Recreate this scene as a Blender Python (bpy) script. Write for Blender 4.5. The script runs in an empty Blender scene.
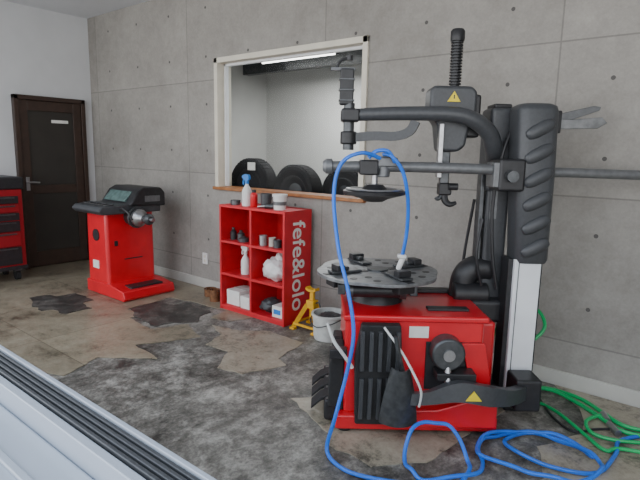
import bpy, bmesh, math, random
from mathutils import Vector, Matrix
random.seed(4)
C=bpy.context.collection
# ---------------------------------------------------------------- materials
def mat(name,col,rough=0.5,metal=0.0,var=0.12,scale=20,bump=0.0,emis=None,coat=0.0):
    m=bpy.data.materials.new(name); m.use_nodes=True; nt=m.node_tree; b=nt.nodes['Principled BSDF']
    b.inputs['Roughness'].default_value=rough; b.inputs['Metallic'].default_value=metal
    b.inputs['Coat Weight'].default_value=coat
    tc=nt.nodes.new('ShaderNodeTexCoord'); n=nt.nodes.new('ShaderNodeTexNoise'); n.inputs['Scale'].default_value=scale; n.inputs['Detail'].default_value=6
    nt.links.new(tc.outputs['Object'],n.inputs['Vector'])
    r=nt.nodes.new('ShaderNodeValToRGB'); r.color_ramp.elements[0].position=.3; r.color_ramp.elements[1].position=.7
    r.color_ramp.elements[0].color=[c*(1-var) for c in col]+[1]; r.color_ramp.elements[1].color=[min(1,c*(1+var)) for c in col]+[1]
    nt.links.new(n.outputs['Fac'],r.inputs['Fac']); nt.links.new(r.outputs['Color'],b.inputs['Base Color'])
    if bump:
        bu=nt.nodes.new('ShaderNodeBump'); bu.inputs['Strength'].default_value=bump; bu.inputs['Distance'].default_value=.01
        nt.links.new(n.outputs['Fac'],bu.inputs['Height']); nt.links.new(bu.outputs['Normal'],b.inputs['Normal'])
    if emis:
        b.inputs['Emission Color'].default_value=(*emis[0],1); b.inputs['Emission Strength'].default_value=emis[1]
    return m
RED=mat('red_paint',(.64,.008,.018),.30,0,.1,6,coat=.3)
REDD=mat('dark_red_paint',(.30,.006,.012),.4,0,.1,6)
REDS=mat('red_wood_paint',(.58,.012,.022),.5,0,.12,9)
BLK=mat('black_plastic',(.018,.018,.02),.42,0,.3,30)
CHAR=mat('charcoal_plastic',(.052,.055,.060),.40,0,.12,60,.05)
RUB=mat('black_rubber',(.014,.014,.015),.7,0,.3,40,.2)
TIRER=mat('tire_rubber',(.008,.008,.009),.85,0,.3,40,.2)
STEEL=mat('steel',(.42,.42,.43),.32,.9,.15,30)
DSTEEL=mat('dark_steel',(.10,.105,.11),.38,.7,.25,30)
GREY=mat('grey_metal_paint',(.16,.165,.17),.4,.4,.15,30)
SILV=mat('silver_panel',(.80,.82,.84),.4,0,.04,8)
WHITE=mat('white_plastic',(.72,.72,.70),.5,0,.06,15)
CREAM=mat('cream_frame',(.66,.62,.52),.5,0,.06,8)
PAPER=mat('paper',(.75,.74,.70),.7,0,.05,20)
CARD=mat('carton',(.50,.46,.40),.8,0,.1,20)
BLUE=mat('blue_hose',(.015,.16,.72),.3,0,.1,10)
BLUET=mat('blue_trigger',(.02,.2,.6),.4,0,.1,10)
GREEN=mat('green_hose',(.01,.42,.12),.3,0,.1,10)
YEL=mat('yellow_paint',(.72,.38,.01),.45,0,.15,20)
YELL=mat('yellow_label',(.80,.62,.02),.5,0,.05,20)
WOOD=mat('sill_wood',(.33,.13,.04),.45,0,.25,12)
BROWN=mat('door_brown',(.040,.022,.015),.42,0,.2,14)
DGLASS=mat('door_glass',(.030,.026,.022),.3,0,.15,4)
RUST=mat('rusty_can',(.20,.09,.04),.6,.4,.4,30)
TANK=mat('pale_bucket',(.58,.59,.56),.5,0,.12,20)
TRUCKW=mat('truck_white',(.40,.44,.50),.35,0,.03,4,coat=.3)
OFFW=mat('office_wall',(.66,.66,.64),.8,0,.06,2)
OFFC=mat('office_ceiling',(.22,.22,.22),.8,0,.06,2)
PLW=mat('plaster_white',(.62,.63,.64),.8,0,.05,2.5,.05)
CEIL=mat('ceiling_white',(.66,.67,.69),.8,0,.04,2)
BASEB=mat('baseboard_vinyl',(.50,.49,.45),.5,0,.08,6)
LAMP=mat('lamp_tube',(1,1,1),.5,0,0,5,emis=((1,.98,.93),6))
DISP=mat('display',(.10,.16,.15),.15,0,.3,20)
BAGM=mat('plastic_bag',(.72,.72,.70),.35,0,.08,30,.6)

def concrete_wall():
    m=bpy.data.materials.new('fair_faced_concrete'); m.use_nodes=True; nt=m.node_tree; L=nt.links; b=nt.nodes['Principled BSDF']
    b.inputs['Roughness'].default_value=.75
    tc=nt.nodes.new('ShaderNodeTexCoord'); sx=nt.nodes.new('ShaderNodeSeparateXYZ'); L.new(tc.outputs['Object'],sx.inputs[0])
    def mth(op,a,bv=None,c=None):
        n=nt.nodes.new('ShaderNodeMath'); n.operation=op
        for i,v in enumerate((a,bv,c)):
            if v is None: continue
            if isinstance(v,(int,float)): n.inputs[i].default_value=v
            else: L.new(v,n.inputs[i])
        return n.outputs[0]
    def noise(s,d=8,ro=.6):
        n=nt.nodes.new('ShaderNodeTexNoise'); n.inputs['Scale'].default_value=s; n.inputs['Detail'].default_value=d; n.inputs['Roughness'].default_value=ro
        L.new(tc.outputs['Object'],n.inputs['Vector']); return n.outputs['Fac']
    def dist(coord,off,per):  # distance to nearest line
        t=mth('MODULO',mth('ADD',coord,off+100*per),per); return mth('MINIMUM',t,mth('SUBTRACT',per,t))
    X=sx.outputs[0]; Z=sx.outputs[2]
    dx=dist(X,4.6,1.82); dz=dist(Z,-.30,.92)
    seam=mth('LESS_THAN',mth('MINIMUM',dx,dz),.005)
    hx=dist(X,4.6-.30,.607); hz=dist(Z,-.30-.23,.46)
    hd=mth('SQRT',mth('ADD',mth('POWER',hx,2),mth('POWER',hz,2)))
    hole=mth('LESS_THAN',hd,.013)
    wn=nt.nodes.new('ShaderNodeTexWhiteNoise'); wn.noise_dimensions='2D'; cx=nt.nodes.new('ShaderNodeCombineXYZ')
    L.new(mth('FLOOR',mth('DIVIDE',mth('ADD',X,4.6),1.82)),cx.inputs[0]); L.new(mth('FLOOR',mth('DIVIDE',mth('ADD',Z,-.30),.92)),cx.inputs[1]); L.new(cx.outputs[0],wn.inputs['Vector'])
    t=mth('ADD',mth('MULTIPLY',noise(1.5),.65),mth('MULTIPLY',noise(9,10,.75),.55))
    t=mth('ADD',t,mth('MULTIPLY',noise(70,3),.25))
    t=mth('ADD',mth('SUBTRACT',t,.725),mth('MULTIPLY',mth('SUBTRACT',wn.outputs['Value'],.5),.10))
    r=nt.nodes.new('ShaderNodeValToRGB'); e=r.color_ramp.elements
    e[0].position=-.0; e[0].color=(.19,.176,.158,1); e[1].position=.62; e[1].color=(.40,.380,.348,1)
    L.new(mth('ADD',t,.30),r.inputs['Fac'])
    mx=nt.nodes.new('ShaderNodeMix'); mx.data_type='RGBA'; mx.inputs[7].default_value=(.09,.085,.08,1)
    L.new(r.outputs['Color'],mx.inputs[6]); L.new(mth('MULTIPLY',mth('MAXIMUM',mth('MULTIPLY',seam,.45),hole),1.0),mx.inputs[0])
    L.new(mx.outputs[2],b.inputs['Base Color'])
    bu=nt.nodes.new('ShaderNodeBump'); bu.inputs['Strength'].default_value=.25; bu.inputs['Distance'].default_value=.01
    L.new(mth('SUBTRACT',t,mth('MULTIPLY',mth('MAXIMUM',seam,hole),.8)),bu.inputs['Height']); L.new(bu.outputs['Normal'],b.inputs['Normal'])
    return m
def floor_mat(name,c0,c1,c2,rough=(.35,.7),s=(1.0,9,60),pos=(.36,.5,.66),stretch=(1,1,1),wts=(.42,.36,.22),tile=None):
    m=bpy.data.materials.new(name); m.use_nodes=True; nt=m.node_tree; L=nt.links; b=nt.nodes['Principled BSDF']
    tc=nt.nodes.new('ShaderNodeTexCoord'); mp=nt.nodes.new('ShaderNodeMapping'); mp.inputs['Scale'].default_value=stretch; mp.inputs['Rotation'].default_value=(0,0,.5)
    L.new(tc.outputs['Object'],mp.inputs[0])
    outs=[]
    for sc,w in zip(s,wts):
        n=nt.nodes.new('ShaderNodeTexNoise'); n.inputs['Scale'].default_value=sc; n.inputs['Detail'].default_value=12; n.inputs['Roughness'].default_value=.72; n.inputs['Distortion'].default_value=.3
        L.new(mp.outputs[0],n.inputs['Vector'])
        k=nt.nodes.new('ShaderNodeMath'); k.operation='MULTIPLY'; k.inputs[1].default_value=w; L.new(n.outputs['Fac'],k.inputs[0]); outs.append(k.outputs[0])
    a=nt.nodes.new('ShaderNodeMath'); a.operation='ADD'; L.new(outs[0],a.inputs[0]); L.new(outs[1],a.inputs[1])
    a2=nt.nodes.new('ShaderNodeMath'); a2.operation='ADD'; L.new(a.outputs[0],a2.inputs[0]); L.new(outs[2],a2.inputs[1])
    r=nt.nodes.new('ShaderNodeValToRGB'); e=r.color_ramp.elements; e[0].position=pos[0]; e[0].color=(*c0,1); e[1].position=pos[2]; e[1].color=(*c2,1)
    k=e.new(pos[1]); k.color=(*c1,1)
    L.new(a2.outputs[0],r.inputs['Fac']); col=r.outputs['Color']
    if tile:
        br=nt.nodes.new('ShaderNodeTexBrick'); br.offset=0; br.inputs['Scale'].default_value=1; br.inputs['Brick Width'].default_value=tile; br.inputs['Row Height'].default_value=tile; br.inputs['Mortar Size'].default_value=.0035
        br.inputs['Color1'].default_value=(1,1,1,1); br.inputs['Color2'].default_value=(.80,.80,.80,1); br.inputs['Mortar'].default_value=(.5,.48,.45,1)
        L.new(tc.outputs['Object'],br.inputs['Vector'])
        mx=nt.nodes.new('ShaderNodeMix'); mx.data_type='RGBA'; mx.blend_type='MULTIPLY'; mx.inputs[0].default_value=1
        L.new(col,mx.inputs[6]); L.new(br.outputs['Color'],mx.inputs[7]); col=mx.outputs[2]
    L.new(col,b.inputs['Base Color'])
    mr=nt.nodes.new('ShaderNodeMapRange'); mr.inputs[1].default_value=.35; mr.inputs[2].default_value=.65; mr.inputs[3].default_value=rough[0]; mr.inputs[4].default_value=rough[1]
    L.new(a2.outputs[0],mr.inputs[0]); L.new(mr.outputs[0],b.inputs['Roughness'])
    bu=nt.nodes.new('ShaderNodeBump'); bu.inputs['Strength'].default_value=.3; bu.inputs['Distance'].default_value=.01
    L.new(a2.outputs[0],bu.inputs['Height']); L.new(bu.outputs['Normal'],b.inputs['Normal'])
    return m
CONC=concrete_wall()
FLOOR=floor_mat('worn_concrete_floor',(.034,.031,.026),(.155,.145,.125),(.46,.435,.385),(.4,.7),s=(2.2,11,60),pos=(.42,.495,.60),stretch=(1,.8,1),wts=(.46,.34,.20))
DARKF=floor_mat('dark_bare_patch',(.020,.018,.016),(.055,.050,.044),(.19,.175,.15),(.35,.65),s=(2.5,10,55),pos=(.4,.5,.62))
VINYL=floor_mat('worn_vinyl',(.10,.082,.056),(.265,.222,.155),(.38,.33,.24),(.25,.45),s=(1.3,6,40),pos=(.41,.485,.60),tile=.91)
VINYL2=floor_mat('worn_vinyl_pale',(.10,.088,.068),(.33,.288,.215),(.46,.41,.32),(.3,.55),s=(1.8,8,50),pos=(.41,.48,.60))
# ---------------------------------------------------------------- mesh helpers
def mk(name,vs,fs,m,smooth=False,bevel=0,seg=2,sharp=.6):
    me=bpy.data.meshes.new(name); me.from_pydata([tuple(v) for v in vs],[],fs); me.update()
    bm=bmesh.new(); bm.from_mesh(me); bmesh.ops.recalc_face_normals(bm,faces=bm.faces); bm.to_mesh(me); bm.free()
    o=bpy.data.objects.new(name,me); C.objects.link(o); me.materials.append(m)
    if smooth or bevel:
        for p in me.polygons: p.use_smooth=True
        if smooth: me.set_sharp_from_angle(angle=sharp)
    if bevel:
        b=o.modifiers.new('b','BEVEL'); b.width=bevel; b.segments=seg; b.limit_method='ANGLE'; b.harden_normals=True
        for p in me.polygons: p.use_smooth=True
    return o
def box(name,x0,x1,y0,y1,z0,z1,m,bevel=0,seg=2,taper=None):
    vs=[(x0,y0,z0),(x1,y0,z0),(x1,y1,z0),(x0,y1,z0),(x0,y0,z1),(x1,y0,z1),(x1,y1,z1),(x0,y1,z1)]
    if taper:
        cx,cy=(x0+x1)/2,(y0+y1)/2
        vs=vs[:4]+[(cx+(v[0]-cx)*taper[0],cy+(v[1]-cy)*taper[1],v[2]) for v in vs[4:]]
    return mk(name,vs,[(0,3,2,1),(4,5,6,7),(0,1,5,4),(1,2,6,5),(2,3,7,6),(3,0,4,7)],m,bevel=bevel,seg=seg)
def prism(name,pts,axis,a0,a1,m,bevel=0,seg=2):
    # pts 2D: axis 'y' -> (x,z); 'x' -> (y,z); 'z' -> (x,y)
    def f(p,a): return {'y':(p[0],a,p[1]),'x':(a,p[0],p[1]),'z':(p[0],p[1],a)}[axis]
    n=len(pts); vs=[f(p,a0) for p in pts]+[f(p,a1) for p in pts]
    fs=[tuple(range(n))[::-1],tuple(range(n,2*n))]+[(i,(i+1)%n,n+(i+1)%n,n+i) for i in range(n)]
    return mk(name,vs,fs,m,bevel=bevel,seg=seg)
def smoothpts(pts,k=6,closed=False):
    P=[Vector(p) for p in pts]; out=[]
    n=len(P)
    for i in range(n-1):
        p0=P[max(i-1,0)];p1=P[i];p2=P[i+1];p3=P[min(i+2,n-1)]
        for j in range(k):
            t=j/k
            out.append(.5*((2*p1)+(-p0+p2)*t+(2*p0-5*p1+4*p2-p3)*t*t+(-p0+3*p1-3*p2+p3)*t**3))
    out.append(P[-1]); return out
def tube(name,pts,r,m,n=12,smooth=6,prof=None,cap=True):
    P=smoothpts(pts,smooth) if smooth>1 else [Vector(p) for p in pts]
    rs=r if isinstance(r,(list,tuple)) else None
    vs=[];fs=[]; T0=(P[1]-P[0]).normalized(); N=T0.orthogonal().normalized()
    if abs(T0.z)<.9: N=(Vector((0,0,1))-T0*T0.z).normalized()
    for i,q in enumerate(P):
        T=(P[min(i+1,len(P)-1)]-P[max(i-1,0)]).normalized()
        N=(N-T*N.dot(T)).normalized(); B=T.cross(N)
        if rs: t=i/(len(P)-1)*(len(rs)-1); a=int(min(t,len(rs)-2)); rr=rs[a]+(rs[a+1]-rs[a])*(t-a)
        else: rr=r
        pr=prof if prof else [(math.cos(2*math.pi*k/n),math.sin(2*math.pi*k/n)) for k in range(n)]
        for c,s in pr: vs.append(q+(N*c+B*s)*rr)
    k=len(prof) if prof else n
    for i in range(len(P)-1):
        for j in range(k): fs.append((i*k+j,i*k+(j+1)%k,(i+1)*k+(j+1)%k,(i+1)*k+j))
    if cap: fs.append(tuple(range(k))[::-1]); fs.append(tuple(range((len(P)-1)*k,len(P)*k)))
    return mk(name,vs,fs,m,smooth=True)
def cyl(name,p0,p1,r0,m,r1=None,n=28,bevel=0):
    r1=r0 if r1 is None else r1
    p0=Vector(p0);p1=Vector(p1);T=(p1-p0).normalized();N=T.orthogonal().normalized();B=T.cross(N);vs=[]
    for q,r in((p0,r0),(p1,r1)):
        for k in range(n): a=2*math.pi*k/n; vs.append(q+(N*math.cos(a)+B*math.sin(a))*r)
    fs=[tuple(range(n))[::-1],tuple(range(n,2*n))]+[(i,(i+1)%n,n+(i+1)%n,n+i) for i in range(n)]
    o=mk(name,vs,fs,m,smooth=True)
    if bevel:
        b=o.modifiers.new('b','BEVEL'); b.width=bevel; b.segments=2; b.limit_method='ANGLE'
    return o
def lathe(name,prof,org,m,axis='z',n=36):
    vs=[];fs=[];k=len(prof);o=Vector(org)
    for i in range(n):
        a=2*math.pi*i/n
        for r,h in prof:
            c,s=r*math.cos(a),r*math.sin(a)
            vs.append(o+Vector({'z':(c,s,h),'x':(h,c,s),'y':(c,h,s)}[axis]))
    for i in range(n):
        for j in range(k-1): fs.append((i*k+j,i*k+j+1,((i+1)%n)*k+j+1,((i+1)%n)*k+j))
    ob=mk(name,vs,fs,m,smooth=True)
    bm=bmesh.new(); bm.from_mesh(ob.data); bmesh.ops.remove_doubles(bm,verts=bm.verts,dist=1e-5); bmesh.ops.recalc_face_normals(bm,faces=bm.faces); bm.to_mesh(ob.data); bm.free()
    ob.data.set_sharp_from_angle(angle=.6)
    return ob
def group(name,parts,org,rot=0.0):
    """parts are meshes authored in a local frame; org is the local-frame point that becomes the empty's origin"""
    e=bpy.data.objects.new(name,None); C.objects.link(e); e.empty_display_size=.1
    Rm=Matrix.Rotation(rot,4,'Z'); e.location=Rm@Vector(org); e.rotation_euler=(0,0,rot)
    for p in parts:
        p.data.transform(Matrix.Translation(-Vector(org))); p.parent=e
    return e
def spray_bottle(x,y,z,body,trig,s=1.0,rot=0):
    P=[lathe('bottle',[(0,0),(.04*s,0),(.042*s,.01*s),(.042*s,.12*s),(.03*s,.15*s),(.014*s,.175*s),(.014*s,.19*s),(0,.19*s)],(x,y,z),body),
       cyl('collar',(x,y,z+.185*s),(x,y,z+.21*s),.018*s,trig),
       prism('spray_head',[(x-.05*s,z+.235*s),(x-.05*s,z+.25*s),(x-.02*s,z+.265*s),(x+.03*s,z+.26*s),(x+.035*s,z+.225*s),(x+.01*s,z+.205*s),(x-.015*s,z+.21*s)],'y',y-.012*s,y+.012*s,trig,.003),
       tube('trigger',[(x-.03*s,y,z+.235*s),(x-.045*s,y,z+.20*s),(x-.04*s,y,z+.175*s)],.006*s,trig,8)]
    return P
# ---------------------------------------------------------------- room
box('floor',-6.9,3.4,-3.0,5.6,-.12,0,FLOOR)
H=3.04
def wall_with_hole():
    o=bpy.data.meshes.new('wall_back'); bm=bmesh.new()
    for x0,x1,z0,z1 in[(-6.75,-4.15,0,H),(-2.36,3.2,0,H),(-4.15,-2.36,0,1.09),(-4.15,-2.36,2.33,H)]:
        r=bmesh.ops.create_cube(bm,size=1); bmesh.ops.scale(bm,verts=r['verts'],vec=(x1-x0,.15,z1-z0)); bmesh.ops.translate(bm,verts=r['verts'],vec=((x0+x1)/2,3.525,(z0+z1)/2))
    bm.to_mesh(o); bm.free(); ob=bpy.data.objects.new('wall_back',o); C.objects.link(ob); o.materials.append(CONC)
wall_with_hole()
box('wall_left',-6.75,-6.6,.5,3.45,0,H,PLW)
box('wall_right',3.2,3.35,.5,3.6,0,H,CONC)
box('ceiling',-6.75,3.35,.5,3.6,H,H+.12,CEIL)
# office behind the window
box('wall_office_left',-5.55,-5.4,3.6,5.4,0,2.62,OFFW)
box('wall_office_back',-5.55,-.8,5.4,5.55,0,2.62,OFFW)
box('wall_office_right',-.95,-.8,3.6,5.4,0,2.62,OFFW)
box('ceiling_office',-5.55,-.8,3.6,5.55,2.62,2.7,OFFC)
# trim
box('baseboard_back',-6.6,3.2,3.435,3.45,0,.10,BASEB,.003)
box('baseboard_left',-6.6,-6.585,.5,2.48,0,.10,BASEB,.003)
# window frame
P=[box('frame_left',-4.16,-4.11,3.43,3.61,1.09,2.34,CREAM,.004),box('frame_right',-2.40,-2.35,3.43,3.61,1.09,2.34,CREAM,.004),
   box('frame_top',-4.16,-2.35,3.43,3.61,2.29,2.34,CREAM,.004),box('frame_sill',-4.18,-2.33,3.41,3.62,1.065,1.095,WOOD,.006),
   box('inner_sash_left',-4.11,-4.09,3.52,3.56,1.10,2.29,SILV),box('inner_sash_right',-2.42,-2.40,3.52,3.56,1.10,2.29,SILV),box('inner_sash_top',-4.11,-2.40,3.52,3.56,2.27,2.29,SILV)]
gm=bpy.data.materials.new('window_glass'); gm.use_nodes=True; nt=gm.node_tree; nt.nodes.clear()
tr=nt.nodes.new('ShaderNodeBsdfTransparent'); gl=nt.nodes.new('ShaderNodeBsdfGlossy'); gl.inputs['Roughness'].default_value=.02; mx=nt.nodes.new('ShaderNodeMixShader'); fr=nt.nodes.new('ShaderNodeFresnel'); fr.inputs[0].default_value=1.12
oo=nt.nodes.new('ShaderNodeOutputMaterial'); tr.inputs[0].default_value=(.92,.94,.94,1)
nt.links.new(fr.outputs[0],mx.inputs[0]); nt.links.new(tr.outputs[0],mx.inputs[1]); nt.links.new(gl.outputs[0],mx.inputs[2]); nt.links.new(mx.outputs[0],oo.inputs[0])
P.append(mk('glass',[(-4.1,3.54,1.1),(-2.41,3.54,1.1),(-2.41,3.54,2.28),(-4.1,3.54,2.28)],[(0,1,2,3)],gm))
group('window_1',P,(-3.25,3.52,1.09))
# door on the left wall
y0,y1,zt=2.50,3.33,2.04
P=[box('jamb_near',-6.6,-6.53,y0,y0+.05,0,zt,BROWN,.004),box('jamb_far',-6.6,-6.53,y1-.05,y1,0,zt,BROWN,.004),box('head_jamb',-6.6,-6.53,y0,y1,zt-.05,zt,BROWN,.004),
   box('leaf',-6.6,-6.57,y0+.05,y1-.05,.01,zt-.05,BROWN),
   box('stile_near',-6.575,-6.55,y0+.055,y0+.15,.02,zt-.055,BROWN,.004),box('stile_far',-6.575,-6.55,y1-.15,y1-.055,.02,zt-.055,BROWN,.004),
   box('rail_top',-6.575,-6.55,y0+.15,y1-.15,zt-.17,zt-.055,BROWN,.004),box('rail_mid',-6.575,-6.55,y0+.15,y1-.15,.90,1.0,BROWN,.004),box('rail_bottom',-6.575,-6.55,y0+.15,y1-.15,.02,.2,BROWN,.004),
   box('glass_upper',-6.572,-6.565,y0+.15,y1-.15,1.0,zt-.17,DGLASS),box('panel_lower',-6.572,-6.565,y0+.15,y1-.15,.2,.90,DGLASS),
   box('door_pale_strip',-6.566,-6.562,y0+.42,y0+.62,zt-.30,zt-.265,PAPER),  # small pale strip near the top of the upper pane
   box('handle_plate',-6.55,-6.54,y0+.08,y0+.12,.94,1.10,STEEL,.003),cyl('handle_stem',(-6.54,y0+.1,1.04),(-6.49,y0+.1,1.04),.01,STEEL),tube('handle_lever',[(-6.49,y0+.1,1.04),(-6.485,y0+.15,1.04),(-6.49,y0+.21,1.035)],.01,STEEL,8)]
group('door_1',P,(-6.6,2.9,0))
# vinyl flooring remains
def sheet(name,pts,m,jag=.012,z=.004):
    out=[]
    for i,p in enumerate(pts):
        q=pts[(i+1)%len(pts)]; d=Vector((q[0]-p[0],q[1]-p[1])); n=max(1,int(d.length/.06)); nn=Vector((-d.y,d.x)).normalized() if d.length else Vector((0,0))
        j=jag if not(len(p)>2) else 0
        for k in range(n):
            t=k/n; o=0 if k==0 else random.uniform(-j,j); out.append((p[0]+d.x*t+nn.x*o,p[1]+d.y*t+nn.y*o))
    return prism(name,out,'z',0.0,z,m)
group('floor_vinyl',[
 sheet('sheet_1',[(-6.6,.9,0),(-3.9,.9),(-3.35,1.38),(-3.25,1.42),(-3.38,1.72),(-3.05,1.98),(-3.40,2.02),(-3.18,2.46),(-3.50,2.58),(-3.62,2.30),(-4.00,2.34),(-4.02,2.46),(-4.25,2.46),(-4.30,2.96),(-3.98,3.02),(-3.55,3.05),(-3.50,2.82),(-3.30,2.86),(-3.22,3.1),(-2.9,3.15),(-2.8,3.43,0),(-6.6,3.43,0)],VINYL),
 sheet('sheet_2',[(-3.34,2.70),(-3.06,2.76),(-2.87,2.92),(-2.50,2.90),(-2.42,2.55),(-2.30,2.50),(-2.42,2.20),(-2.62,2.16),(-2.78,2.40),(-3.02,2.38),(-3.10,2.60)],VINYL2),
 sheet('sheet_3',[(-2.20,3.43,0),(-2.15,3.0),(-1.92,2.75),(-1.98,2.42),(-1.75,2.34),(-1.95,2.16),(-1.52,2.00),(-1.48,1.92),(-1.2,1.90),(-1.02,2.10),(-.95,2.6),(-.9,3.0),(-1.1,3.43,0)],VINYL2),
 sheet('sheet_4',[(-.95,1.95),(-.62,2.10),(-.55,2.35),(-.66,2.6),(-.5,2.9),(-.6,3.2),(-.8,3.43,0),(2.2,3.43,0),(2.2,1.6),(.3,1.4),(-.5,1.75)],VINYL2)],(-4,2.5,0))
group('floor_stain',[
 sheet('bare_patch_1',[(-5.25,2.02),(-5.22,2.20),(-5.12,2.22),(-5.10,2.40),(-4.74,2.40),(-4.72,2.28),(-4.50,2.26),(-4.50,2.02),(-4.72,2.0),(-4.74,1.92),(-5.0,1.94)],DARKF,.02,.006),
 sheet('bare_patch_2',[(-4.22,2.48),(-4.26,2.80),(-4.05,2.82),(-4.04,2.96),(-3.62,2.92),(-3.60,2.78),(-3.48,2.66),(-3.62,2.52),(-3.64,2.36),(-3.98,2.38)],DARKF,.02,.0055)],(-5,2.2,0))
# wall outlet
group('wall_outlet',[box('plate',-4.39,-4.31,3.435,3.45,.26,.38,WHITE,.004),box('socket_upper',-4.365,-4.335,3.431,3.436,.33,.355,CREAM,.002),box('socket_lower',-4.365,-4.335,3.431,3.436,.285,.31,CREAM,.002)],(-4.35,3.45,.32))
# ---------------------------------------------------------------- office contents
def tire(x,y,z,r=.28,w=.19):
    ri=r*.62
    P=[lathe('carcass',[(ri,-w*.38),(ri+.02,-w*.45),(r*.85,-w*.5),(r*.96,-w*.44),(r,-w*.33),(r,w*.33),(r*.96,w*.44),(r*.85,w*.5),(ri+.02,w*.45),(ri,w*.38),(ri-.005,0),(ri,-w*.38)],(x,y,z),TIRER,'y',48)]
    P.append(lathe('wheel_disc',[(0,-w*.25),(.05,-w*.28),(.09,-w*.22),(ri*.8,-w*.30),(ri*.97,-w*.40),(ri+.004,-w*.40),(ri+.004,w*.1),(0,w*.1)],(x,y,z),BLK,'y',36))
    for k in range(40):
        a=2*math.pi*k/40
        o=box('tread_block',-.014,.014,-w*.34,w*.34,r-.004,r+.004,RUB); o.data.transform(Matrix.Translation((x,y,z))@Matrix.Rotation(a,4,'Y')); P.append(o)
    bm=bmesh.new()
    for o in P[2:]: bm.from_mesh(o.data)
    me=bpy.data.meshes.new('tread'); bm.to_mesh(me); bm.free()
    for o in P[2:]: bpy.data.objects.remove(o)
    me.materials.append(TIRER); t=bpy.data.objects.new('tread',me); C.objects.link(t)
    return [P[0],P[1],t]
for i,(x,y,rr) in enumerate([(-4.05,3.86,.29),(-3.42,3.86,.265),(-2.98,4.08,.26),(-3.78,4.24,.26)]):
    zc=.797+rr
    pp=tire(x,y,zc,rr)
    if i==0: pp.append(box('paper_label',x+.02,x+.13,y-.105,y-.10,1.26,1.34,PAPER))
    group('tire' ,pp,(x,y,zc))
P=[box('rack_board',-4.9,-2.5,3.7,4.4,.76,.79,GREY,.003)]
for x in(-4.87,-3.7,-2.55):
    for y in(3.72,4.36): P.append(box('rack_post',x,x+.04,y,y+.03,0,.77,GREY))
P.append(box('rack_rail',-4.9,-2.5,3.7,3.72,.35,.39,GREY))
group('tire_rack',P,(-3.7,4.05,0))
for (x,y) in[(-4.2,4.7),(-3.1,4.5)]:
    group('ceiling_lamp',[box('housing',x-.6,x+.6,y-.06,y+.06,2.56,2.62,WHITE,.005),cyl('fluorescent_tube',(x-.57,y,2.53),(x+.57,y,2.53),.016,LAMP),box('end_cap',x-.6,x-.57,y-.02,y+.02,2.51,2.57,BLK),box('end_cap',x+.57,x+.6,y-.02,y+.02,2.51,2.57,BLK)],(x,y,2.62))
group('ceiling_beam',[box('beam_1',-5.4,-.95,4.15,4.25,2.46,2.62,DSTEEL),box('beam_2',-5.4,-.95,4.95,5.05,2.46,2.62,DSTEEL)],(-3,4.5,2.6))
al=bpy.data.lights.new('office_light','AREA'); al.energy=36; al.size=1.2; al.size_y=.3; al.shape='RECTANGLE'; ao=bpy.data.objects.new('office_light',al); ao.location=(-3.6,4.6,2.40); C.objects.link(ao)
# ---------------------------------------------------------------- tool chest
P=[box('body',-6.55,-6.04,1.55,2.33,.13,1.0,REDD,.01),box('top_lid',-6.56,-6.02,1.53,2.35,1.0,1.13,BLK,.02),box('frame_trim',-6.045,-6.025,1.55,2.33,.13,.17,BLK),box('side_panel',-6.5,-6.09,2.325,2.338,.5,.95,BLK,.004)]
z=.19
for i,h in enumerate((.2,.16,.12,.09,.09,.09)):
    P.append(box('drawer',-6.045,-6.02,1.60,2.28,z,z+h-.012,(BLK,REDD,BLK,BLK,REDD,BLK)[i],.005)); P.append(box('drawer_pull',-6.02,-6.005,1.64,2.24,z+h-.035,z+h-.02,DSTEEL,.003)); z+=h
P.append(tube('side_handle',[(-6.40,2.33,.88),(-6.40,2.37,.88),(-6.17,2.37,.88),(-6.17,2.33,.88)],.01,BLK,8,2))
for x in(-6.45,-6.12):
    for y in(1.65,2.25): P+= [cyl('caster_wheel',(x,y-.02,.055),(x,y+.02,.055),.055,RUB),box('caster_fork',x-.03,x+.03,y-.028,y+.028,.09,.13,DSTEEL)]
group('tool_chest',P,(-6.3,1.95,0))
# ---------------------------------------------------------------- wheel balancer
P=[box('cabinet',-5.15,-4.75,2.57,3.10,.05,.84,RED,.035,3,(.94,1)),
   prism('base_foot',[(-5.15,.004),(-4.46,.004),(-4.44,.03),(-4.46,.10),(-4.70,.13),(-5.15,.13)],'y',2.55,3.12,RED,.012),
   box('foot_recess',-4.68,-4.50,2.66,3.02,.09,.122,BLK,.01),
   prism('weight_tray',[(2.46,.86),(2.50,.82),(3.14,.82),(3.14,.93),(2.9,.92),(2.50,.90)],'x',-5.22,-4.68,CHAR,.015,3),
   prism('display_hood',[(2.76,.90),(3.17,.88),(3.17,1.02),(3.12,1.07),(2.93,1.075),(2.86,1.04)],'x',-5.20,-4.64,BLK,.018,3)]
o=prism('display_panel',[(2.765,.935),(2.79,.93),(2.868,1.025),(2.85,1.03)],'x',-5.14,-4.74,DISP); P.append(o)
P.append(box('hood_label',-4.642,-4.636,2.93,3.10,.93,.99,GREY))
for i,x in enumerate((-5.13,-5.0,-4.87,-4.76)):
    P.append(lathe('tray_cup',[(.0,.002),(.045,.002),(.05,.012),(.055,.012),(.055,0)],(x,2.60,.905),BLK))
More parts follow.
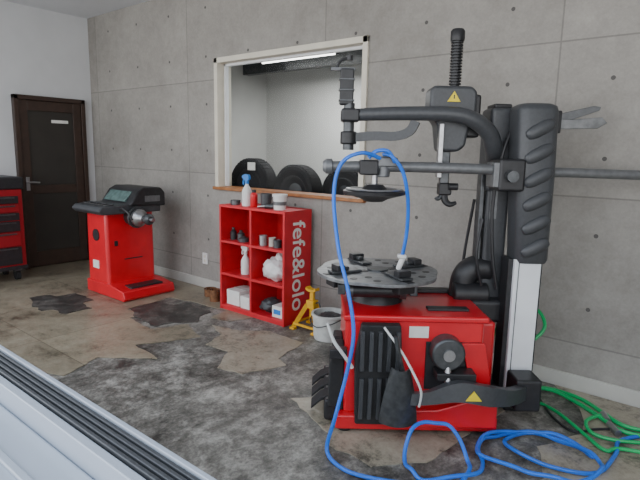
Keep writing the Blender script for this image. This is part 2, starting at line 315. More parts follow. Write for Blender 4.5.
P+=[cyl('bearing_housing',(-4.76,2.84,.78),(-4.66,2.84,.78),.085,BLK,bevel=.01),cyl('flange',(-4.66,2.84,.78),(-4.635,2.84,.78),.105,DSTEEL,bevel=.005),
    lathe('centering_cone',[(0,0),(.085,0),(.085,.03),(.06,.05),(.035,.10),(0,.10)],(-4.62,2.84,.78),STEEL,'x'),
    cyl('shaft',(-4.64,2.84,.78),(-4.36,2.84,.78),.017,STEEL),lathe('quick_nut',[(0,0),(.04,0),(.055,.015),(.055,.04),(.03,.06),(0,.06)],(-4.47,2.84,.78),DSTEEL,'x'),
    tube('gauge_arm',[(-4.72,2.70,.86),(-4.60,2.66,.88),(-4.5,2.66,.85),(-4.47,2.68,.78)],.012,BLK,8),
    cyl('badge',(-4.95,2.571,.60),(-4.95,2.562,.60),.06,BLK),box('badge_label',-5.03,-4.92,2.562,2.572,.26,.34,PAPER,.002),
    box('side_slot',-4.760,-4.75,2.75,2.95,.35,.36,BLK),box('power_switch',-4.757,-4.745,2.65,2.68,.5,.55,BLK)]
group('wheel_balancer',P,(-4.9,2.84,0))
# ---------------------------------------------------------------- red shelf
X0,X1,Y0,Y1,ZT=-3.66,-2.85,3.06,3.40,.975
t=.022
P=[box('side_left',X0,X0+t,Y0,Y1,.004,ZT,REDS,.003),box('side_right',X1-t,X1,Y0,Y1,.004,ZT,REDS,.003),box('back_panel',X0+t,X1-t,Y1-.012,Y1,.02,ZT-.02,REDS),
   box('top_board',X0+t,X1-t,Y0,Y1,ZT-t,ZT,REDS,.002),box('bottom_board',X0+t,X1-t,Y0,Y1,.03,.03+t,REDS,.002),box('kick_board',X0+t,X1-t,Y0+.01,Y0+.02,.004,.03,REDS)]
XM=(X0+X1)/2
P.append(box('middle_divider',XM-t/2,XM+t/2,Y0+.002,Y1-.012,.052,ZT-t,REDS,.002))
SZ=[.052,.052+.30,.052+.60]
for zz in SZ[1:]:
    P.append(box('shelf_board',X0+t,XM-t/2,Y0+.002,Y1-.012,zz-t,zz,REDS,.002)); P.append(box('shelf_board',XM+t/2,X1-t,Y0+.002,Y1-.012,zz-t,zz,REDS,.002))
def letters(body,size,off):
    tc=bpy.data.curves.new('lettering','FONT'); tc.body=body; tc.size=size; tc.extrude=.0015; tc.offset=off; tc.align_x='CENTER'; tc.align_y='CENTER'; tc.space_character=1.0
    to=bpy.data.objects.new('lettering_src',tc); C.objects.link(to)
    dg=bpy.context.evaluated_depsgraph_get(); me=bpy.data.meshes.new_from_object(to.evaluated_get(dg)); bpy.data.objects.remove(to)
    # text x -> down (-z), text y -> +y (towards wall), normal -> +x
    me.transform(Matrix(((0,0,1,X1+.0005),(0,1,0,(Y0+Y1)/2),(-1,0,0,.50),(0,0,0,1)))); lo=bpy.data.objects.new('side_lettering',me); C.objects.link(lo); me.materials.clear(); me.materials.append(PAPER); return lo
P.append(letters("fefe&lolo",.215,.002))
group('cube_shelf',P,(XM,Y0,0))
# shelf contents
group('cardboard_box',[box('carton_body',X0+.05,X0+.22,Y0+.04,Y0+.25,SZ[0],SZ[0]+.07,PAPER,.002),box('carton_body_upper',X0+.06,X0+.23,Y0+.03,Y0+.24,SZ[0]+.07,SZ[0]+.14,PAPER,.002),box('carton_flap',X0+.06,X0+.23,Y0+.12,Y0+.14,SZ[0]+.14,SZ[0]+.142,CARD)],(X0+.14,Y0+.14,SZ[0]))
group('cardboard_box',[box('carton_body',X0+.245,X0+.36,Y0+.03,Y0+.22,SZ[0],SZ[0]+.11,PAPER,.002),box('carton_tape',X0+.245,X0+.36,Y0+.11,Y0+.13,SZ[0]+.11,SZ[0]+.112,CARD)],(X0+.3,Y0+.12,SZ[0]))
group('spray_bottle',spray_bottle(X0+.24,Y0+.10,SZ[1],WHITE,WHITE,1.0),(X0+.24,Y0+.10,SZ[1]))
def bottle(x,y,z,h,r,m,mc): return [lathe('bottle_body',[(0,0),(r,0),(r,h*.65),(r*.4,h*.85),(r*.4,h*.92),(0,h*.92)],(x,y,z),m),cyl('cap',(x,y,z+h*.9),(x,y,z+h),r*.45,mc)]
for x,y,h,r,m,mc_ in[(X0+.08,Y0+.1,.11,.03,BLK,DSTEEL),(X0+.16,Y0+.12,.09,.035,DSTEEL,BLK),(X0+.24,Y0+.08,.05,.045,CHAR,BLK),(X0+.32,Y0+.15,.12,.028,BLK,WHITE)]:
    group('oil_bottle',bottle(x,y,SZ[2],h,r,m,mc_),(x,y,SZ[2]))
for x,y,h,r,m,mc_ in[(XM+.08,Y0+.08,.08,.035,STEEL,BLK),(XM+.17,Y0+.1,.07,.03,CARD,BLK),(XM+.25,Y0+.08,.06,.035,DSTEEL,STEEL),(XM+.33,Y0+.1,.09,.028,DSTEEL,BLK)]:
    group('parts_can',[lathe('can_body',[(0,0),(r,0),(r,h),(r*1.05,h),(r*1.05,h+.006),(r*.9,h+.006),(r*.88,h-.01),(0,h-.01)],(x,y,SZ[2]),m)],(x,y,SZ[2]))
def blob(name,c,r,m,seed,amp=.25):
    bm=bmesh.new(); bmesh.ops.create_icosphere(bm,subdivisions=4,radius=1); random.seed(seed)
    from mathutils import noise as nz
    for v in bm.verts:
        k=1+amp*nz.noise(v.co*2.3+Vector((seed,0,0)))+amp*.5*nz.noise(v.co*6+Vector((seed,3,0))); v.co=Vector((v.co.x*r[0]*k,v.co.y*r[1]*k,max(-r[2],v.co.z*r[2]*k)))+Vector(c)
    me=bpy.data.meshes.new(name); bm.to_mesh(me); bm.free(); o=bpy.data.objects.new(name,me); C.objects.link(o); me.materials.append(m)
    for p_ in me.polygons: p_.use_smooth=True
    return o
group('plastic_bag',[blob('bag_body',(XM+.2,Y0+.12,SZ[1]+.10),(.13,.10,.10),BAGM,2),blob('bag_knot',(XM+.24,Y0+.12,SZ[1]+.2),(.04,.03,.05),BAGM,5)],(XM+.2,Y0+.12,SZ[1]))
group('rag_bundle',[blob('rag',(XM+.12,Y0+.14,SZ[0]+.06),(.09,.09,.06),CHAR,7)],(XM+.12,Y0+.14,SZ[0]))
group('cardboard_box',[box('carton_body',XM+.23,XM+.36,Y0+.04,Y0+.2,SZ[0],SZ[0]+.10,PAPER,.002),box('carton_label',XM+.25,XM+.33,Y0+.036,Y0+.04,SZ[0]+.03,SZ[0]+.07,BLUET)],(XM+.29,Y0+.12,SZ[0]))
# on top
group('spray_bottle',spray_bottle(-3.40,3.16,ZT,WHITE,BLUET,1.05),(-3.40,3.16,ZT))
group('mug',[lathe('cup',[(0,0),(.045,0),(.05,.12),(.045,.12),(.04,.01),(0,.01)],(-3.20,3.20,ZT),CHAR),tube('handle',[(-3.16,3.20,ZT+.10),(-3.12,3.20,ZT+.09),(-3.12,3.20,ZT+.04),(-3.16,3.20,ZT+.025)],.006,CHAR,8)],(-3.20,3.20,ZT))
group('spray_can',[lathe('can_body',[(0,0),(.03,0),(.032,.004),(.032,.11),(.02,.125),(0,.125)],(-3.29,3.14,ZT),RED),cyl('can_cap',(-3.29,3.14,ZT+.12),(-3.29,3.14,ZT+.15),.018,BLK)],(-3.29,3.14,ZT))
group('plastic_tub',[lathe('tub',[(0,0),(.05,0),(.058,.11),(.064,.11),(.064,.13),(0,.13)],(-2.99,3.15,ZT),WHITE),lathe('tub_label',[(.0535,.04),(.0560,.04),(.0580,.07),(.0555,.07)],(-2.99,3.15,ZT),GREY)],(-2.99,3.15,ZT))
group('parts_can',[lathe('can_body',[(0,0),(.045,0),(.045,.04),(.04,.04),(.04,.01),(0,.01)],(-3.55,3.16,ZT),DSTEEL)],(-3.55,3.16,ZT))
group('socket_tool',[cyl('socket',(-3.13,3.12,ZT+.021),(-3.06,3.15,ZT+.021),.02,DSTEEL),cyl('bit',(-3.2,3.1,ZT+.012),(-3.13,3.12,ZT+.021),.01,STEEL)],(-3.13,3.12,ZT))
# tins on the floor
for x,y,r,h in[(-4.06,3.27,.06,.07),(-3.88,3.18,.05,.11),(-3.80,3.31,.045,.05)]:
    group('paint_tin',[lathe('tin',[(0,.0),(r,.0),(r,h),(r*1.06,h),(r*1.06,h+.006),(r*.9,h+.004),(r*.88,.015),(0,.015)],(x,y,.004),RUST),tube('bail',[(x-r,y,h),(x,y-r*.9,h*.8),(x+r,y,h)],.003,STEEL,6)],(x,y,0.004))
# ---------------------------------------------------------------- jack stand
x,y=-2.66,3.20
P=[]
for sx in(-1,1):
    for sy in(-1,1):
        P.append(tube('leg',[(x+sx*.115,y+sy*.105,.015),(x+sx*.03,y+sy*.03,.21)],.016,YEL,4,1,prof=[(-1.1,-.3),(1.1,-.3),(1.1,.3),(-1.1,.3)]))
        P.append(box('foot',x+sx*.115-.025,x+sx*.115+.025,y+sy*.105-.02,y+sy*.105+.02,.0,.018,YEL,.003))
P+=[box('brace',x-.115,x+.115,y-.108,y-.102,.04,.06,YEL),box('brace',x-.115,x+.115,y+.102,y+.108,.04,.06,YEL),box('brace',x-.118,x-.112,y-.1,y+.1,.04,.06,YEL),box('brace',x+.112,x+.118,y-.1,y+.1,.04,.06,YEL),
    box('collar',x-.04,x+.04,y-.035,y+.035,.18,.25,YEL,.006),box('ratchet_column',x-.02,x+.02,y-.012,y+.012,.10,.33,YEL,.003),prism('saddle',[(x-.05,.36),(x-.055,.335),(x-.02,.32),(x+.02,.32),(x+.055,.335),(x+.05,.36),(x+.02,.342),(x-.02,.342)],'y',y-.03,y+.03,YEL,.004),
    tube('release_handle',[(x+.04,y,.23),(x+.08,y-.01,.24),(x+.10,y-.01,.19)],.006,DSTEEL,8)]
group('jack_stand',P,(x,y,0))
# bucket
x,y=-2.42,3.13
group('bucket',[lathe('pail',[(0,.0),(.12,.0),(.125,.02),(.135,.19),(.145,.19),(.145,.205),(.128,.205),(.118,.02),(0,.02)],(x,y,.004),TANK),blob('contents',(x,y,.15),(.10,.10,.06),DSTEEL,11),tube('bail',[(x-.14,y,.19),(x-.10,y-.12,.16),(x,y-.165,.13),(x+.1,y-.12,.16),(x+.14,y,.19)],.004,DSTEEL,8),
   tube('side_grip',[(x+.13,y-.03,.12),(x+.16,y-.05,.12),(x+.15,y-.08,.12)],.006,TANK,8)],(x,y,0))
# ---------------------------------------------------------------- tyre changer (frame: s,d,z; rotated 39 deg)
A=math.radians(39)
P=[]
add=P.append
add(box('cabinet',.14,.86,2.57,3.12,.09,.62,RED,.02,3))
add(box('cabinet_rear',.80,.97,2.72,3.12,.06,.56,RED,.02,3))
add(box('base_skirt',.10,.95,2.53,3.16,.02,.10,RED,.012))
add(prism('lower_fairing',[(.40,.06),(.93,.06),(.93,.19),(.80,.22),(.62,.16),(.40,.15)],'y',2.49,2.57,RED,.01))
add(box('deck_lip',.13,.88,2.56,3.13,.60,.635,RED,.012))
add(box('deck_rear_rail',.50,.86,3.02,3.08,.635,.66,BLK,.006)); add(box('deck_tray',.58,.80,2.66,2.72,.634,.648,BLK,.004))
for x_,y_ in((.15,2.58),(.90,2.58),(.15,3.1),(.90,3.1)): add(cyl('levelling_foot',(x_,y_,0.004),(x_,y_,.03),.035,RUB))
add(box('side_label',.47,.57,2.564,2.57,.52,.58,PAPER))
add(box('side_recess',.56,.84,2.562,2.572,.24,.50,BLK,.004))
add(cyl('bead_breaker_cylinder',(.66,2.48,.46),(.66,2.64,.46),.085,DSTEEL,bevel=.01)); add(cyl('cylinder_cap',(.66,2.47,.46),(.66,2.48,.46),.03,STEEL))
add(cyl('cylinder_rod',(.66,2.5,.40),(.66,2.46,.30),.018,STEEL))
add(box('rod_bracket',.60,.80,2.46,2.56,.33,.37,BLK,.006))
add(prism('gusset_plate',[(.74,.50),(.86,.50),(.90,.30),(.86,.26),(.78,.34)],'y',2.545,2.565,RED,.004))
add(prism('wheel_rest_pad',[(.20,.06),(.42,.06),(.44,.30),(.42,.60),(.22,.60),(.19,.42)],'y',2.51,2.57,RUB,.01))
for i in range(5):
    x_=.225+i*.045
    add(prism('pad_rib',[(x_-.010,.10),(x_+.012,.10),(x_+.014,.32),(x_-.008,.32)],'y',2.49,2.515,CHAR,.003))
    add(prism('pad_rib',[(x_-.010,.36),(x_+.012,.36),(x_+.012,.57),(x_-.010,.57)],'y',2.49,2.515,CHAR,.003))
add(tube('bead_breaker_arm',[(1.14,2.66,.20),(1.0,2.52,.23),(.86,2.44,.27),(.70,2.42,.30),(.56,2.41,.27),(.46,2.41,.26)],[.045,.05,.06,.06,.04,.035],CHAR,12,5,prof=[(-.8,-.5),(.8,-.5),(.8,.5),(-.8,.5)]))
add(box('arm_pivot',1.06,1.2,2.6,2.76,.10,.28,BLK,.015))
add(prism('warning_triangle',[(.73,.265),(.81,.265),(.77,.315)],'y',2.385,2.392,YELL))
vs=[];fs=[];nu,nv=9,8
for j in range(nv):
    v=j/(nv-1); z_=.12+.30*v; w=.095-.05*v**1.5
    for i in range(nu):
        u=i/(nu-1)*2-1; vs.append((.41+u*w, 2.44-.05*(1-u*u)-.02*v, z_))
n0=len(vs); vs+= [(a,b-.012,c) for a,b,c in vs]
for j in range(nv-1):
    for i in range(nu-1):
        a=j*nu+i; fs.append((a,a+1,a+nu+1,a+nu)); fs.append((n0+a,n0+a+nu,n0+a+nu+1,n0+a+1))
for i in range(nu-1): fs.append((i,n0+i,n0+i+1,i+1)); a=(nv-1)*nu+i; fs.append((a,a+1,n0+a+1,n0+a))
for j in range(nv-1): a=j*nu; fs.append((a,a+nu,n0+a+nu,n0+a)); a=j*nu+nu-1; fs.append((a,n0+a,n0+a+nu,a+nu))
add(mk('bead_breaker_shovel',vs,fs,DSTEEL,smooth=True))
add(tube('shovel_handle',[(.42,2.40,.40),(.39,2.36,.50),(.37,2.36,.60)],.012,DSTEEL,8))
add(tube('control_cable',[(.33,2.48,.60),(.40,2.38,.52),(.46,2.34,.42),(.50,2.34,.33),(.50,2.37,.24)],.006,WHITE,8))
add(tube('tire_lever',[(.045,2.47,.62),(.08,2.46,.53),(.13,2.46,.46),(.175,2.47,.39)],[.006,.009,.009,.010],WHITE,8))
add(box('lever_holder',.06,.15,2.50,2.56,.42,.47,BLK,.006))
add(box('pedal_box',.04,.14,2.60,3.08,.03,.15,BLK,.015))
for i,y_ in enumerate((2.64,2.78,2.92)):
    add(prism('pedal',[(-.03,.09),(.02,.14),(.09,.17),(.09,.15),(.02,.12),(-.03,.075)],'y',y_,y_+.10,RUB,.004))
add(prism('side_guard',[(.06,.12),(.14,.10),(.14,.46),(.09,.46),(.065,.36)],'y',2.58,2.70,RUB,.01))
add(prism('side_guard',[(.07,.16),(.14,.12),(.14,.44),(.09,.44)],'y',2.78,2.90,RUB,.01))
# turntable
cx,cy=.33,2.885
add(lathe('gear_housing',[(0,0),(.15,0),(.13,.05),(.09,.07),(.08,.13),(0,.13)],(cx,cy,.63),BLK))
STEELD=mat('turntable_steel',(.24,.245,.25),.42,.6,.25,25)
n=96; ring=[]
for i in range(n):
    a=2*math.pi*i/n; r=.348-.02*(abs(math.cos(2*a+.5))**8)
    ring.append((cx+r*math.cos(a),cy+r*math.sin(a)))
add(prism('turntable_plate',ring,'z',.785,.803,STEELD,.003))
add(cyl('centre_hub',(cx,cy,.80),(cx,cy,.812),.06,DSTEEL))
for k in range(4):
    a=math.radians(25+90*k); Mr=Matrix.Translation((cx,cy,0))@Matrix.Rotation(a,4,'Z')
    for nm,args,m_ in[('jaw_slot',(.07,.335,-.022,.022,.803,.806),BLK),('jaw_slide',(.12,.30,-.035,.035,.806,.820),DSTEEL),('jaw_clamp',(.225,.275,-.04,.04,.820,.852),BLK),('jaw_tip',(.19,.235,-.018,.018,.82,.84),DSTEEL),('jaw_carriage',(.18,.30,-.05,.05,.735,.785),BLK)]:
        o=box(nm,*args,m_,.005); o.data.transform(Mr); add(o)
    for da,rr in((.785,.2),(.55,.27),(1.02,.27)):
        o=cyl('slot_hole',(rr,0,.803),(rr,0,.8045),.020,BLK); o.data.transform(Matrix.Translation((cx,cy,0))@Matrix.Rotation(a+da,4,'Z')); add(o)
for sy in(-1,1):
    yy=cy+sy*.20
    add(cyl('clamp_cylinder',(.17,yy,.735),(.44,yy,.735),.036,BLK,bevel=.005)); add(cyl('clamp_rod',(.12,yy,.735),(.50,yy,.735),.012,STEEL))
    add(cyl('clamp_end',(.15,yy,.735),(.18,yy,.735),.044,DSTEEL)); add(cyl('clamp_end',(.43,yy,.735),(.46,yy,.735),.044,DSTEEL)); add(box('clamp_link',.10,.14,yy-.03,yy+.03,.715,.77,DSTEEL,.005)); add(box('clamp_link',.48,.52,yy-.03,yy+.03,.715,.77,DSTEEL,.005))
# main mast
add(box('mast_lower',.94,1.07,2.95,3.12,.50,1.40,CHAR,.02,3))
add(box('mast_upper',.93,1.07,2.94,3.13,1.25,1.72,CHAR,.025,3))
add(tube('mast_hinge',[(.84,3.0,.62),(.86,3.0,.75),(.92,3.0,.80),(1.0,3.0,.80)],.075,BLK,16,5))
add(cyl('tilt_cylinder',(.78,2.95,.66),(.98,2.95,.66),.065,BLK,bevel=.01))
add(box('mast_foot',.80,1.10,2.88,3.14,.50,.64,BLK,.03,3))
add(box('mast_side_channel',.905,.93,2.96,3.04,.80,1.35,DSTEEL,.006))
add(box('mast_decal',.96,1.00,2.946,2.95,1.1,1.3,GREY))
add(box('mast_cap',.95,1.05,2.96,3.10,1.715,1.74,BLK,.01))
# swing arm
add(tube('swing_arm',[(.13,2.90,1.655),(.35,2.86,1.665),(.58,2.83,1.668),(.72,2.82,1.662),(.82,2.83,1.63),(.90,2.86,1.57),(.94,2.90,1.50),(.97,2.97,1.44)],[.032,.036,.038,.040,.044,.046,.048,.048],CHAR,18,6))
add(tube('swing_arm_lower',[(.15,2.92,1.535),(.28,2.90,1.548),(.40,2.88,1.548),(.47,2.86,1.575),(.50,2.85,1.63)],.024,CHAR,10,4,prof=[(-1,-.8),(1,-.8),(1,.8),(-1,.8)]))
add(box('arm_end_block',.10,.20,2.85,2.97,1.62,1.69,BLK,.012)); add(cyl('arm_end_pin',(.145,2.92,1.47),(.145,2.92,1.72),.03,DSTEEL)); add(cyl('arm_end_cup',(.145,2.92,1.50),(.145,2.92,1.57),.045,BLK,bevel=.008))
add(box('valve_block',.09,.165,2.89,2.95,1.71,1.90,BLK,.008)); add(box('valve_bracket',.04,.17,2.90,2.94,1.89,1.905,DSTEEL)); add(tube('valve_lever',[(.07,2.92,1.90),(.09,2.92,1.94),(.14,2.92,1.96)],.008,BLK,8)); add(cyl('valve_knob',(.14,2.92,1.945),(.14,2.92,1.97),.018,BLK))
for k in range(3): add(box('valve_fin',.085,.17,2.885,2.955,1.73+k*.055,1.738+k*.055,DSTEEL,.002))
# vertical post + head
px,py=.70,2.95
add(prism('head_housing',[(.575,1.79),(.59,1.82),(.80,1.82),(.83,1.79),(.83,1.66),(.80,1.62),(.78,1.50),(.74,1.47),(.64,1.47),(.62,1.62),(.575,1.66)],'y',2.87,3.03,CHAR,.02,3))
add(box('head_back_block',.72,.86,2.90,3.02,1.55,1.78,BLK,.015))
add(prism('warning_triangle',[(.665,1.735),(.735,1.735),(.70,1.79)],'y',2.863,2.87,YELL)); add(box('triangle_mark',.697,.703,2.861,2.864,1.75,1.77,BLK))
add(cyl('post_core',(px+.02,py,1.8),(px+.02,py,2.10),.024,BLK))
for k in range(16): add(lathe('post_ring',[(.02,0),(.033,.003),(.033,.010),(.02,.0135)],(px+.02,py,1.83+k*.0155),BLK,n=20))
add(lathe('post_cap',[(0,0),(.036,0),(.038,.01),(.038,.05),(.03,.062),(0,.062)],(px+.02,py,2.06),BLK))
add(box('hex_post',.665,.715,2.925,2.975,1.24,1.50,DSTEEL,.008)); add(box('hex_post_face',.63,.655,2.85,2.90,1.33,1.62,STEEL,.004))
add(box('mount_head_block',.66,.73,2.91,2.985,1.23,1.30,BLK,.01))
add(tube('mount_head_hook',[(.69,2.94,1.25),(.70,2.93,1.20),(.725,2.92,1.18),(.76,2.92,1.19)],[.022,.02,.016,.01],BLK,10)); add(tube('mount_head_tail',[(.69,2.94,1.24),(.66,2.93,1.21),(.65,2.93,1.22)],.013,DSTEEL,8))
add(cyl('roller',(.71,2.91,1.28),(.76,2.91,1.28),.02,BLK))
# assist arm
add(tube('assist_arm',[(.03,2.79,1.382),(.34,2.79,1.386),(.70,2.79,1.385),(.98,2.80,1.38)],.028,GREY,14,2))
add(lathe('assist_arm_end',[(0,-.03),(.025,-.028),(.040,-.01),(.040,.02),(.02,.03),(0,.03)],(.035,2.79,1.382),GREY,'x'))
add(box('assist_joint',.20,.30,2.745,2.835,1.34,1.42,BLK,.01)); add(cyl('assist_joint_pin',(.33,2.79,1.33),(.33,2.79,1.44),.034,GREY,bevel=.006)); add(box('assist_clevis',.29,.40,2.75,2.83,1.385,1.435,GREY,.008))
add(cyl('press_disc_stem',(.285,2.79,1.25),(.285,2.79,1.40),.016,STEEL)); add(lathe('press_disc',[(0,-.045),(.05,-.045),(.075,-.03),(.165,-.005),(.168,.012),(.15,.018),(.07,.022),(.045,.045),(0,.05)],(.285,2.79,1.245),BLK))
add(lathe('press_disc_rim',[(.13,.018),(.135,.024),(.15,.024),(.155,.018)],(.285,2.79,1.245),STEEL))
add(box('slide_carriage',.93,1.07,2.74,2.92,1.27,1.44,BLK,.015)); add(cyl('carriage_knob',(.99,2.70,1.35),(.99,2.75,1.35),.03,DSTEEL)); add(box('carriage_plate',.905,.935,2.75,2.88,1.29,1.42,GREY,.004))
add(tube('slide_tube',[(1.05,2.84,1.375),(1.4,2.84,1.372),(1.80,2.84,1.365)],.026,GREY,14,1)); add(cyl('slide_tube_cap',(1.79,2.84,1.365),(1.81,2.84,1.365),.029,BLK))
# helper tower
def rrect(cx_,cy_,w,d_,r,n=5):
    o=[]
    for qx,qy,a0 in((1,1,0),(-1,1,90),(-1,-1,180),(1,-1,270)):
        for k in range(n+1):
            a=math.radians(a0+90*k/n); o.append((cx_+qx*(w/2-r)+r*math.cos(a),cy_+qy*(d_/2-r)+r*math.sin(a)))
    return o
def loft(name,secs,m):
    vs=[];fs=[];n=len(secs[0][0])
    for pts,z_ in secs: vs+=[(a,b,z_) for a,b in pts]
    for i in range(len(secs)-1):
        for j in range(n): fs.append((i*n+j,i*n+(j+1)%n,(i+1)*n+(j+1)%n,(i+1)*n+j))
    fs.append(tuple(range(n))[::-1]); fs.append(tuple(range((len(secs)-1)*n,len(secs)*n)))
    return mk(name,vs,fs,m,smooth=True,sharp=.9)
add(loft('tower_cover',[(rrect(1.155,2.85,.165,.17,.04),.88),(rrect(1.155,2.85,.18,.19,.045),.90),(rrect(1.14,2.85,.205,.20,.05),1.35),(rrect(1.125,2.85,.215,.20,.05),1.69),(rrect(1.125,2.85,.20,.19,.05),1.715),(rrect(1.125,2.85,.16,.15,.05),1.728)],CHAR))
for k in range(6):
    z_=.97+k*.125; c0=1.155-.03*(k/6)
    o=lathe('cover_rib',[(0,-.5),(.30,-.46),(.42,-.36),(.5,-.2),(.5,.2),(.42,.36),(.30,.46),(0,.5)],(0,0,0),CHAR,'x',20)
    o.data.transform(Matrix.Translation((c0,2.752,z_))@Matrix.Rotation(math.radians(-28),4,'Y')@Matrix.Diagonal((.165,.045,.070,1))); add(o)
add(box('tower_column',1.065,1.21,2.775,2.91,.12,.90,SILV,.006)); add(box('tower_rail_left',1.038,1.067,2.80,2.92,.10,.90,BLK,.006)); add(box('tower_rail_right',1.208,1.222,2.79,2.92,.10,.90,BLK,.004))
add(box('tower_edge_line',1.085,1.089,2.772,2.776,.12,.88,DSTEEL))
add(box('tower_foot',.90,1.24,2.80,3.0,.07,.15,BLK,.015)); add(box('tower_bracket',.90,1.03,2.92,3.02,.10,.45,BLK,.01)); add(box('tower_pad',1.08,1.2,2.80,2.92,0.004,.08,BLK,.01))
add(tube('mast_hose',[(1.07,2.92,1.65),(1.0,2.90,1.5),(.96,2.90,1.2),(.98,2.90,.9),(1.02,2.9,.7)],.010,BLK,8)); add(tube('mast_cable',[(.92,2.93,1.1),(.89,2.90,.9),(.93,2.9,.72)],.008,BLK,8))
add(tube('rear_hose',[(.90,3.05,1.2),(.88,3.1,.9),(.86,3.1,.64)],.009,BLK,8))
add(prism('tool_blade',[(1.20,1.645),(1.32,1.645),(1.49,1.705),(1.50,1.725),(1.46,1.73),(1.30,1.69),(1.20,1.69)],'y',2.88,2.93,GREY,.004)); add(prism('tool_blade_lower',[(1.20,1.60),(1.48,1.61),(1.53,1.64),(1.50,1.67),(1.34,1.655),(1.20,1.655)],'y',2.86,2.885,STEELD,.004))
add(box('blade_mount',1.20,1.28,2.85,2.94,1.58,1.70,BLK,.008))
add(cyl('inflator_grip',(.43,2.78,.83),(.455,2.78,.90),.015,WHITE,bevel=.003)); add(box('inflator_valve',.425,.47,2.76,2.80,.895,.915,WHITE,.004))
group('tire_changer',P,(.53,2.85,0),A)
def W(s,d,z): v=Matrix.Rotation(A,3,'Z')@Vector((s,d,z)); return tuple(v)
# hoses
r=.0098
h1=[W(.30,2.70,1.43),W(.20,2.66,1.455),W(.10,2.66,1.40),W(.065,2.62,1.25),W(.09,2.5,1.0),W(.14,2.42,.80),W(.17,2.38,.60),W(.14,2.36,.40),W(.09,2.32,.2)]
def loop(cs,cd,rs,rd,a0,a1,n,z=.016,lift=0):
    o=[]
    for i in range(n+1):
        a=math.radians(a0+(a1-a0)*i/n); o.append(W(cs+rs*math.cos(a),cd+rd*math.sin(a),z+.010*(i%3)+lift*max(0,math.sin(a))))
    return o
hose_pts=h1+[W(.055,2.32,.03),W(.12,2.20,.016),W(.24,2.13,.016),W(.44,2.09,.016)]+loop(.57,2.24,.15,.15,-70,235,12,.016,.13)+[W(.62,2.13,.03),W(.74,2.16,.03)]+loop(1.06,2.30,.27,.22,-170,-360,8,.02)+loop(1.06,2.32,.27,.20,0,190,7,.03)+loop(1.12,2.26,.22,.17,-160,20,7,.04)+[W(1.26,2.44,.03),W(1.12,2.52,.03),W(.96,2.44,.03),W(.98,2.32,.04),W(1.10,2.22,.03),W(1.3,2.20,.016),W(1.48,2.36,.016),W(1.6,2.5,.016),W(2.0,2.6,.016)]
group('air_hose',[tube('blue_hose',hose_pts,r,BLUE,10,7),
   tube('blue_branch',[W(.32,2.74,1.45),W(.36,2.70,1.44),W(.42,2.70,1.36),W(.455,2.72,1.22),W(.465,2.76,1.05),W(.45,2.78,.91)],r,BLUE,10,7),
   tube('blue_top_loop',[W(.24,2.70,1.43),W(.28,2.70,1.465),W(.34,2.70,1.465),W(.38,2.72,1.41)],r,BLUE,10,6)],(-1.0,2.3,0))
def green(off,z):
    return [(-1.12,3.06+off,.03+z),(-.98,3.22+off,.018+z),(-.80,3.31+off*.5,.018+z),(-.62,3.29+off,.02),(-.48,3.19+off,.02),(-.36,3.10+off,.02),(-.22,3.12+off,.02),(.05,3.2+off,.02),(.5,3.25+off,.02)]
group('green_air_hose',[tube('green_hose_1',green(0,0),.012,GREEN,10,7),tube('green_hose_2',green(-.07,.01),.012,GREEN,10,7),
  tube('green_riser',[W(1.05,3.06,.30),W(1.18,3.1,.52),W(1.32,3.06,.54),W(1.36,3.0,.46),W(1.30,2.98,.38),W(1.14,3.0,.27)],.011,GREEN,10,7),
  tube('green_hose_3',[(-1.0,2.98,.06),(-.85,3.08,.02),(-.68,3.02,.02),(-.5,2.86,.02),(-.38,2.76,.02),(-.3,2.84,.02),(.1,2.95,.02)],.010,GREEN,10,7),
  tube('green_hose_4',[(-.47,3.16,.02),(-.52,3.0,.03),(-.47,2.9,.02),(-.36,2.9,.02),(-.15,3.0,.02),(.3,3.05,.02)],.010,GREEN,10,7),
  cyl('coupling_1',(-.47,3.17,.022),(-.43,3.09,.022),.018,STEEL),cyl('coupling_2',(-.42,3.06,.022),(-.36,2.98,.022),.018,STEEL)],(-.6,3.2,0))
group('power_cable',[tube('black_cable',[W(1.26,2.98,.10),W(1.30,2.95,.03),(-.80,3.12,.015),(-.68,2.95,.015),(-.55,2.86,.015),(-.45,2.98,.015),(-.3,3.06,.015),(.1,3.0,.015)],.007,BLK,8,7)],(-.7,3,0))
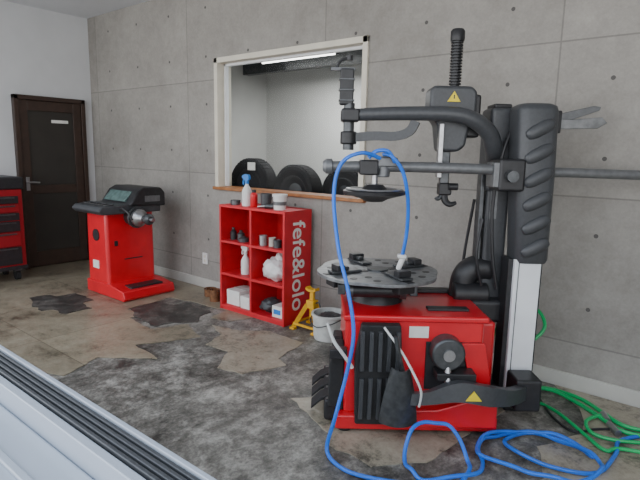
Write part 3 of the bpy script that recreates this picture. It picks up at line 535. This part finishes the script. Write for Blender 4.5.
# ---------------------------------------------------------------- truck gate in the foreground
P=[box('outer_lip',-3.2,.6,.598,.612,.60,.803,TRUCKW,.003)]
P.append(box('cap_base',-3.2,.6,.53,.60,.70,.785,RUB,.004))
for k in range(4): P.append(box('cap_rib',-3.2,.6,.534+k*.017,.545+k*.017,.784,.797,CHAR,.003))
P+=[box('inner_lip',-3.2,.6,.505,.53,.62,.792,TRUCKW,.004),box('inner_panel',-3.2,.6,.30,.505,.45,.735,TRUCKW,.012,3),box('inner_step',-3.2,.6,-.25,.30,.40,.66,TRUCKW,.015,3),box('panel_rail',-3.2,.6,.39,.41,.735,.745,TRUCKW,.004),
    box('support_leg',-2.9,-2.8,.35,.5,0,.5,DSTEEL),box('support_leg',.2,.3,.35,.5,0,.5,DSTEEL)]
group('truck_tailgate',P,(-1.3,.5,0))
# ---------------------------------------------------------------- light
w=bpy.data.worlds.new('World'); bpy.context.scene.world=w; w.use_nodes=True; nt=w.node_tree; bg=nt.nodes['Background']
tc=nt.nodes.new('ShaderNodeTexCoord'); sp=nt.nodes.new('ShaderNodeSeparateXYZ'); nt.links.new(tc.outputs['Generated'],sp.inputs[0])
rp=nt.nodes.new('ShaderNodeValToRGB'); rp.color_ramp.elements[0].position=.0; rp.color_ramp.elements[0].color=(.95,.95,.95,1); rp.color_ramp.elements[1].position=.7; rp.color_ramp.elements[1].color=(.66,.77,.92,1)
nt.links.new(sp.outputs[2],rp.inputs[0]); nt.links.new(rp.outputs[0],bg.inputs[0]); bg.inputs[1].default_value=3.2
# ---------------------------------------------------------------- camera
p=math.radians(9.5); rho=math.radians(1.2); az=math.radians(129)
F=Vector((math.cos(az)*math.cos(p),math.sin(az)*math.cos(p),-math.sin(p))); R=Vector((math.sin(az),-math.cos(az),0)); U=R.cross(F)
R2=R*math.cos(rho)+U*math.sin(rho); U2=-R*math.sin(rho)+U*math.cos(rho)
cam=bpy.data.objects.new('camera',bpy.data.cameras.new('camera')); C.objects.link(cam)
M=Matrix((R2,U2,-F)).transposed().to_4x4(); M.translation=Vector((0,0,1.45)); cam.matrix_world=M
cam.data.lens=36*520/640; cam.data.clip_start=.02; bpy.context.scene.camera=cam
